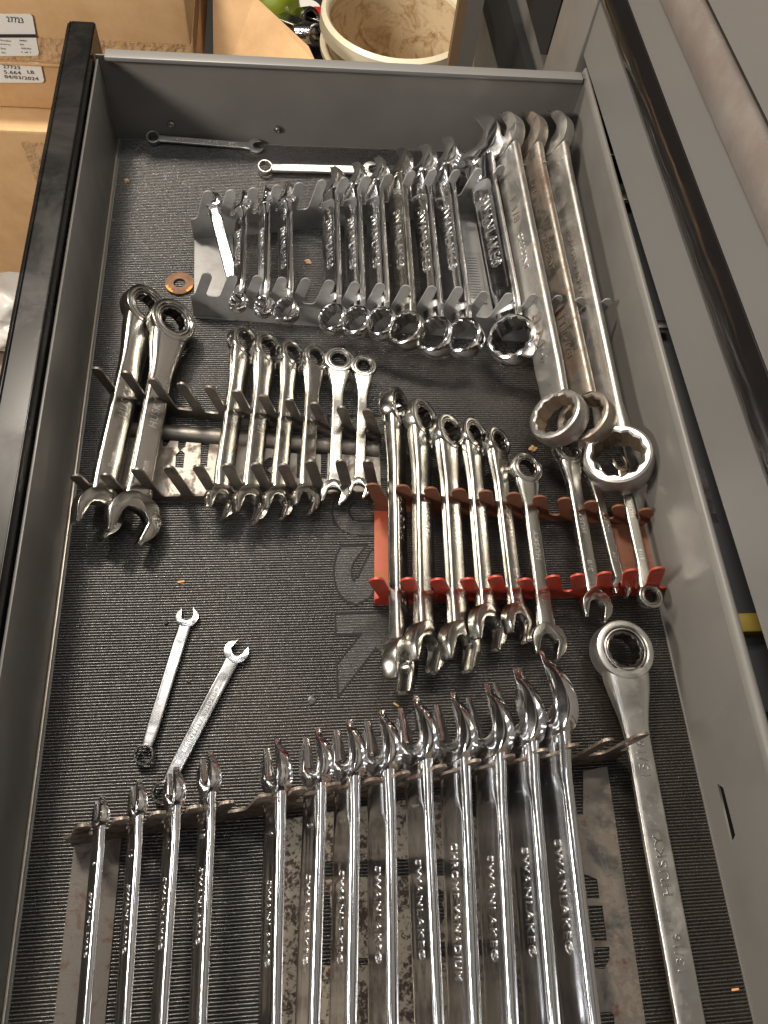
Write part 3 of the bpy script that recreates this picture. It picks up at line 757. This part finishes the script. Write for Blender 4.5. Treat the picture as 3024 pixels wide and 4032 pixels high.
def glyph(ch, xa, xb, ya, yb):
    """letter lying sideways: its foot at x = xa, its top at x = xb, read towards the camera"""
    cu = bpy.data.curves.new(ch, 'FONT'); cu.body = ch; cu.size = 1; cu.offset = .055; cu.resolution_u = 4; cu.extrude = .02
    for mode in ('fill', 'line'):
        if mode == 'line': cu.fill_mode = 'NONE'; cu.extrude = 0; cu.bevel_depth = .012
        o = bpy.data.objects.new(ch, cu); COL.objects.link(o)
        dg = bpy.context.evaluated_depsgraph_get(); dg.update()
        me = bpy.data.meshes.new_from_object(o.evaluated_get(dg)); bpy.data.objects.remove(o)
        if mode == 'fill':
            xs = [v.co.x for v in me.vertices]; ys = [v.co.y for v in me.vertices]; bb = (min(xs), max(xs), min(ys), max(ys))
        for v in me.vertices:
            gx = (v.co.x - bb[0]) / (bb[1] - bb[0]); gy = (v.co.y - bb[2]) / (bb[3] - bb[2]); z = v.co.z
            v.co = V((xa + gy * (xb - xa), ya + gx * (yb - ya), (.00052 if z > 0 else 0) if mode == 'fill' else .00080 + z * .02))
        link('inlaid_letter' if mode == 'fill' else 'letter_outline', me, MATL if mode == 'fill' else BLACK, mt, sm=False)
xa = P(1322, 2500).x; xb = P(1632, 2740).x
for ch, a, b_ in (('H', 1640, 1890), ('U', 1925, 2112), ('S', 2150, 2385), ('K', 2416, 2748), ('Y', 2800, 3080)):
    glyph(ch, xa, xb, P(1322, a).y, P(1322, b_).y)

# ------------------------------------------------------------------ small loose things on the mat
ws = empty('washer', P(708, 1121, .001)); tag(ws, 'rusty flat washer with two yellow patches left of the grey rack', 'washer')
link('washer_ring', ring_me('washer_ring', .0128, .0052, .0024, .0003, star=False, N=48, bulge=0, zc=.0012), WASH, ws)
for a0, a1 in ((195, 245), (305, 345)):
    pts = [(.0126 * cos(R(a0 + (a1 - a0) * i / 8)), .0126 * sin(R(a0 + (a1 - a0) * i / 8))) for i in range(9)]
    pts += [((.0105 + .0008 * sin(i * 2.1)) * cos(R(a1 - 4 - (a1 - a0 - 8) * i / 5)), (.0105 + .0008 * sin(i * 2.1)) * sin(R(a1 - 4 - (a1 - a0 - 8) * i / 5))) for i in range(6)]
    link('paint_patch', prism_me('paint_patch', pts, .0023, .0026), WASHY, ws, sm=False)
def crumb(x, y, r, m, lab, cat, seed, flat=.6, z=.001):
    bm = bmesh.new(); bmesh.ops.create_icosphere(bm, subdivisions=2, radius=r)
    for v in bm.verts:
        k = 1 + .7 * noise.noise(v.co / r * 1.6 + V((seed, 0, 0))); v.co = V((v.co.x * k, v.co.y * k, v.co.z * k * flat))
    me = bpy.data.meshes.new('crumb'); bm.to_mesh(me); bm.free()
    o = link('dirt_crumb', me, m, ang=20); o.location = P(x, y, z + r * flat * .6); tag(o, lab, cat, 'bits of dirt on the mat'); return o
crumb(498, 712, .0022, CRUMB, 'small tan crumb on the mat in the far left corner', 'crumb', 1)
crumb(2098, 1767, .0030, CRUMB, 'ragged tan crumb on the mat left of the big box ends', 'crumb', 4)
crumb(1212, 1030, .0028, CRUMB, 'small tan clump on the mat between wrenches in the grey rack', 'crumb', 7, .4)
crumb(654, 2452, .0016, BLACKPL, 'tiny black speck on the mat left of the loose 7 wrench', 'crumb', 3)
crumb(744, 2684, .0012, BLACKPL, 'tiny black speck on the mat between the two loose wrenches', 'crumb', 5)
crumb(1230, 2758, .0030, BLACKPL, 'dark streak of dirt on the mat above the rusty rack', 'crumb', 9, .2)
def chip(x, y, l, w, a, m, lab):
    me = box_me('wood_chip', (-l / 2, -w / 2, 0), (l / 2, w / 2, .0007), .0002)
    o = link('wood_chip', me, m); o.location = P(x, y, .0012); o.rotation_euler = (0, .06, R(a)); tag(o, lab, 'wood chip', 'wood chips on the mat')
chip(713, 2291, .0050, .0016, 8, CHIP, 'orange wood chip on the mat above the loose 7 wrench')
chip(1560, 2775, .0046, .0014, -35, CRUMB, 'tan sliver on the mat below the longest ratcheting wrench')
chip(2894, 3896, .0050, .0013, 2, CHIP, 'orange wood chip on the mat beside the huge ratcheting wrench')

# ------------------------------------------------------------------ cabinet on the right
cb = empty('tool_cabinet', (.5, 0, 0)); tag(cb, 'grey steel tool cabinet with black drawer pulls right of the open drawer', 'tool cabinet')
XF = .455
SL = -.042
def strip(name, za, zb, x_a, x_b, m, y0, y1, bulge=0.0, parent=cb, n=8, sl=SL, sl2=None):
    """band of the cabinet front between heights za and zb, rising gently towards the camera"""
    sl2 = sl if sl2 is None else sl2
    vs, fs = [], []
    for y in (y0, y1):
        for i in range(n + 1):
            k = i / n; z = (za + sl * y) * (1 - k) + (zb + sl2 * y) * k
            vs.append((x_a + (x_b - x_a) * k - bulge * sin(pi * k), y, z))
        for i in range(n + 1):
            k = 1 - i / n; z = (za + sl * y) * (1 - k) + (zb + sl2 * y) * k
            vs.append((x_a + (x_b - x_a) * k + .012, y, z))
    m_ = 2 * (n + 1)
    fs = [(i, (i + 1) % m_, m_ + (i + 1) % m_, m_ + i) for i in range(m_)] + [list(range(m_)), [m_ + i for i in range(m_)]]
    o = link(name, pym(name, vs, fs), m, None, ang=30)
    o.parent = parent; o.matrix_parent_inverse = Matrix.Translation((-.5, 0, 0)); return o
L = [.0950, .1475, .1790, .2120, .2470, .33]
YA = .034
strip('drawer_face', .0965, .1462, XF, XF - .001, GREYL, -1.0, YA)
strip('drawer_pull', .1465, .1785, XF - .001, XF - .001, BLKGLOSS, -1.0, .20, .006, n=14)
strip('drawer_face', .1790, .2115, XF, XF, GREYL, -1.0, .20, sl2=-.06)
strip('drawer_pull', .2120, .2415, XF - .002, XF - .002, TAUPE, -1.0, .20, .0025, sl=-.06, sl2=-.06, n=12)
strip('drawer_face', .2470, .42, XF, XF, GREYL, -1.0, .20, sl=-.06, sl2=-.06)
bx0 = empty('cabinet_inside', (0, 0, 0)); bx0.parent = cb; bx0.matrix_parent_inverse = Matrix.Translation((-.5, 0, 0))
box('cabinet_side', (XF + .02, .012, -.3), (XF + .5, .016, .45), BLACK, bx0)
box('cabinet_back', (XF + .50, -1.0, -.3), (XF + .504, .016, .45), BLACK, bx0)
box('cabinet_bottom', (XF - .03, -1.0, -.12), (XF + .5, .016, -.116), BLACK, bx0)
box('slide_rail', (XF + .02, -.60, .028), (XF + .045, -.10, .052), DARKMETAL, bx0, bev=.002)
for (yy, w_) in ((-.02, .0016), (-.075, .0016), (-.13, .006), (-.28, .004)):
    box('slide_tab', (XF + .014, yy - w_, .06), (XF + .034, yy + w_, .064), SATIN, bx0, bev=.0004)
box('yellow_tool_tray', (XF + .012, -.548, .045), (XF + .05, -.534, .066), YELL, bx0, bev=.002)
box('yellow_tool_tray', (XF + .012, -.70, .02), (XF + .05, -.56, .040), OLIVE, bx0, bev=.002)
box('red_tool_tray', (XF + .014, -.36, .03), (XF + .05, -.26, .05), RACKRR, bx0, bev=.002)
lbq = box('paper_tag', (XF + .012, -.455, .058), (XF + .030, -.415, .0586), GEAR, bx0)
put_text('HUSKY', bx0, INK, V((XF + .021, -.435, .0588)), (0, -1, 0), (1, 0, 0), .008, .030, rel=.0001)
# post and second column beyond
box('corner_post', (XF - .004, .022, -.45), (XF + .03, .118, .42), GREY, bx0, bev=.004)
def far_strip(nm, a, b_, c_, d_, X, m, th=.01):
    q = [PX(x * K, y * K, X) for x, y in (a, b_, c_, d_)]
    vs = [p for p in q] + [p + V((th, 0, 0)) for p in q]
    fs = [(0, 1, 2, 3), (4, 5, 6, 7), (0, 1, 5, 4), (1, 2, 6, 5), (2, 3, 7, 6), (3, 0, 4, 7)]
    o = link(nm, pym(nm, vs, fs), m, None, sm=False); o.parent = bx0; return o
far_strip('drawer_face', (1035, -60), (1240, -60), (1215, 200), (1020, 200), XF + .02, GREY)
far_strip('drawer_pull', (1029, -30), (1088, -30), (1143, 170), (1082, 170), XF + .005, BLACK, .012)
far_strip('drawer_pull', (1128, -30), (1221, -30), (1180, 118), (1168, 118), XF + .005, BLACK, .012)
for nm, pts_, m_ in (('plywood_edge', [(997, -30), (1016, -30), (980, 190), (960, 190)], WOOD), ('side_panel', [(1016, -30), (1052, -30), (1012, 190), (980, 190)], GREY)):
    q = [PY(x * K, y * K, .20) for x, y in pts_]
    o = link(nm, pym(nm, [p for p in q] + [p + V((0, .012, 0)) for p in q], [(0, 1, 2, 3), (4, 5, 6, 7), (0, 1, 5, 4), (1, 2, 6, 5), (2, 3, 7, 6), (3, 0, 4, 7)]), m_, None, sm=False)
    o.parent = bx0

# ------------------------------------------------------------------ background
fl = box('garage_floor', (-3, -3, -.43), (3, 4, -.405), CONC); tag(fl, kind='structure')
def cardbox(lab, x0, x1, y0, y1, z0, z1, grp='cardboard boxes beside the cabinet'):
    r = empty('cardboard_box', ((x0 + x1) / 2, (y0 + y1) / 2, z0)); tag(r, lab, 'cardboard box', grp)
    T = Matrix.Translation(-r.location)
    def add(o): o.parent = r; o.matrix_parent_inverse = T; return o
    add(link('box_body', box_me('box_body', (x0, y0, z0), (x1, y1, z1), .004), CARD))
    return r, add
YB = .15
q0 = PY(435 * K, 40 * K, YB)
b1, add = cardbox('taped cardboard box with two white labels, top of the stack beyond the drawer front', -.42, .064, YB, YB + .30, -.084, .058)
add(link('packing_tape', box_me('packing_tape', (-.42, YB - .0012, -.024), (.0645, YB - .0004, .003), 0), TAPE))
add(link('packing_tape', box_me('packing_tape', (.0640, YB - .0008, -.024), (.0648, YB + .12, .003), 0), TAPE))
add(link('box_flap_edge', box_me('box_flap_edge', (-.42, YB - .0035, -.0285), (.063, YB - .0006, -.0255), .0008), CARD))
def yb(x, y): q = PY(x, y, YB - .002); return (q.x, q.z)
def label_plate(px, z_off):
    pts = [yb(*p) for p in px]
    me = prism_me('shipping_label', pts, 0, .0004)
    for v in me.vertices: v.co = V((v.co.x, YB - .0016 - z_off - v.co.z, v.co.y))
    return add(link('shipping_label', me, PAPER, sm=False))
label_plate([(-200, 55), (112, 55), (122, 58), (128, 66), (153, 208), (150, 218), (140, 220), (-200, 222)], 0)
label_plate([(-200, 246), (150, 247), (160, 252), (173, 315), (171, 323), (164, 326), (-200, 326)], 0)
def ltxt(s, x, y, hpx, wpx):
    q = PY(x, y, YB - .0026); h = mm(hpx, q) * 1.15; w_ = mm(wpx, q)
    o = put_text(s, None, INK, q, (1, 0, -.03), (.03, 0, 1), h, w_, rel=.0001, offset=.0); add(o)
ltxt('27723', 58, 78, 19, 60); ltxt('27723', 44, 264, 12, 62); ltxt('5.664', 48, 285, 12, 62); ltxt('LB', 120, 284, 12, 24); ltxt('04/03/2024', 84, 306, 12, 126)
ltxt('Date', 12, 191, 5, 18); ltxt('Box', 14, 207, 5, 14); ltxt('1 of 1', 102, 206, 5, 34); ltxt('Packed by', 18, 175, 5, 42); ltxt('Number', 22, 160, 5, 40)
ltxt('04/03/2024', 102, 191, 5, 36); ltxt('GHS', 85, 175, 5, 14); ltxt('849876', 90, 160, 5, 26)
qq = [yb(-200, 134), yb(139, 134), yb(143, 147), yb(-200, 147)]
me = prism_me('label_band', qq, 0, .0003)
for v in me.vertices: v.co = V((v.co.x, YB - .0022 - v.co.z, v.co.y))
add(link('label_band', me, DARKMETAL, sm=False))
b2, add = cardbox('plain lower cardboard box under the labelled one', -.55, .02, YB - .035, YB + .26, -.4045, -.086)
add(link('packing_tape', box_me('packing_tape', (-.142, YB - .0365, -.40), (-.095, YB - .0355, -.10), 0), TAPE))
# open flap
def slab(nm, pts, th, m, nrm):
    vs = [V(p) for p in pts] + [V(p) + V(nrm) * th for p in pts]; n = len(pts)
    fs = [list(range(n)), [n + i for i in range(n)]] + [(i, (i + 1) % n, n + (i + 1) % n, n + i) for i in range(n)]
    return link(nm, pym(nm, vs, fs), m, None, sm=False)
fbx = empty('open_carton', PY(1000, 150, .22)); tag(fbx, 'open cardboard carton with a slanting side between the labelled box and the bucket', 'cardboard box')
T = Matrix.Translation(-fbx.location)
q = [PY(848, -20, .30), PY(1000, -10, .30), PY(1215, 190, .24), PY(1238, 240, .22), PY(1240, 420, .20), PY(845, 420, .20)]
o = slab('carton_side', q, .004, CARD, (0, 1, 0)); o.parent = fbx; o.matrix_parent_inverse = T
q = [PY(838, -30, .30), PY(850, -20, .30), PY(847, 420, .20), PY(842, 420, .20)]
o = slab('carton_edge', q, .20, CARD, (0, 1, 0)); o.parent = fbx; o.matrix_parent_inverse = T
# bucket
bc = V((.318, .375, -.29))
bk = empty('bucket', bc); tag(bk, 'dirty cream plastic bucket seen over the far drawer wall', 'bucket')
def lathe(nm, prof, N, m, parent, ang=40):
    vs, fs = [], []
    for (r, z) in prof:
        for i in range(N): vs.append((r * cos(2 * pi * i / N), r * sin(2 * pi * i / N), z))
    for j in range(len(prof) - 1):
        for i in range(N): fs.append((j * N + i, j * N + (i + 1) % N, (j + 1) * N + (i + 1) % N, (j + 1) * N + i))
    return link(nm, pym(nm, vs, fs), m, parent, ang=ang)
lathe('bucket_wall', [(.001, -.1145), (.090, -.1145), (.097, .195), (.094, .195), (.087, -.111), (.001, -.111)], 64, BUCK, bk)
lathe('rim', [(.0935, .190), (.095, .202), (.099, .206), (.105, .202), (.107, .185), (.103, .183), (.097, .185)], 64, BUCKRIM, bk)
lathe('rim_rib', [(.096, .160), (.106, .160), (.106, .154), (.096, .154)], 64, BUCKRIM, bk)
# odd tools in the clutter beyond
def tool(nm, lab, cat, loc, rot, me, m, grp='loose tools heaped beyond the drawer'):
    o = link(nm, me, m); o.location = loc; o.rotation_euler = rot; tag(o, lab, cat, grp); return o
def sock(r, h):
    bm = bmesh.new()
    me0 = ring_me('socket', r, r * .6, h, r * .15, N=36, bulge=0); return me0
tool('socket', 'chrome socket lying on its side left of the bucket', 'socket', P(1198, 136, -.20), (0, pi / 2, .1), sock(.014, .034), CHROME)
tool('socket', 'dark socket with its hole showing beside the bucket rim', 'socket', P(1243, 138, -.20), (R(50), 0, .4), sock(.015, .022), GEAR)
tool('socket', 'grey socket above the chrome socket in the clutter', 'socket', P(1206, 78, -.22), (R(40), R(50), 0), sock(.018, .03), SATIN)
lw = .03
me = shank_me(-.07, .07, .024, .010, .03, .03)
tool('adjustable_wrench', 'worn steel adjustable wrench in the clutter left of the bucket', 'wrench', P(1135, 80, -.21), (0, 0, R(-118)), me, SATIN)
me = shank_me(-.06, .06, .014, .010, .018, .018)
tool('steel_bar', 'thin steel tool handle above the adjustable wrench', 'tool', P(1140, 46, -.22), (0, 0, R(-112)), me, GEAR)
lid = link('white_cap', prism_me('white_cap', [(.024 * cos(2 * pi * i / 24), .024 * sin(2 * pi * i / 24)) for i in range(24)], 0, .01, .002), PAPER)
lid.location = P(1208, 52, -.24); tag(lid, 'round white cap in the clutter beyond the drawer', 'cap')
rc = link('red_knob', box_me('red_knob', (-.012, -.02, 0), (.012, .02, .02), .004), RED); rc.location = P(1258, 100, -.24); tag(rc, 'small red part behind the bucket rim', 'tool part')
bm = bmesh.new(); bmesh.ops.create_icosphere(bm, subdivisions=4, radius=.05)
for v in bm.verts: v.co = v.co * (1 + .45 * noise.noise(v.co * 22)); v.co.z *= 1.2
me = bpy.data.meshes.new('green_bag'); bm.to_mesh(me); bm.free()
gb = link('green_bag', me, LIME, ang=60); gb.location = P(1050, -35, -.20); tag(gb, 'crumpled lime green bag behind the open carton', 'bag')
hp = box('clutter_tray', (-.05, .50, -.4045), (.26, 1.1, -.28), BLACKPL, None, bev=.01); tag(hp, 'black tray holding loose tools beyond the drawer', 'tray')
# bottom left clutter
bm = bmesh.new(); bmesh.ops.create_icosphere(bm, subdivisions=5, radius=.085)
for v in bm.verts:
    v.co = v.co * (1 + .35 * noise.noise(v.co * 18) + .10 * noise.noise(v.co * 60)); v.co.z *= .6
me = bpy.data.meshes.new('plastic_bag'); bm.to_mesh(me); bm.free()
pb = link('plastic_bag', me, PBAG, ang=80); pb.location = P(0, 1170, -.365); tag(pb, 'crumpled white plastic bag on the garage floor left of the drawer', 'plastic bag')
me = shank_me(-.08, .08, .022, .022, .024, .026, n=2)
tb = link('black_tube', me, BLACKPL); tb.location = P(45, 1010, -.36); tb.rotation_euler = (R(-30), 0, R(22)); tag(tb, 'short black tube against the lower cardboard box', 'tube')
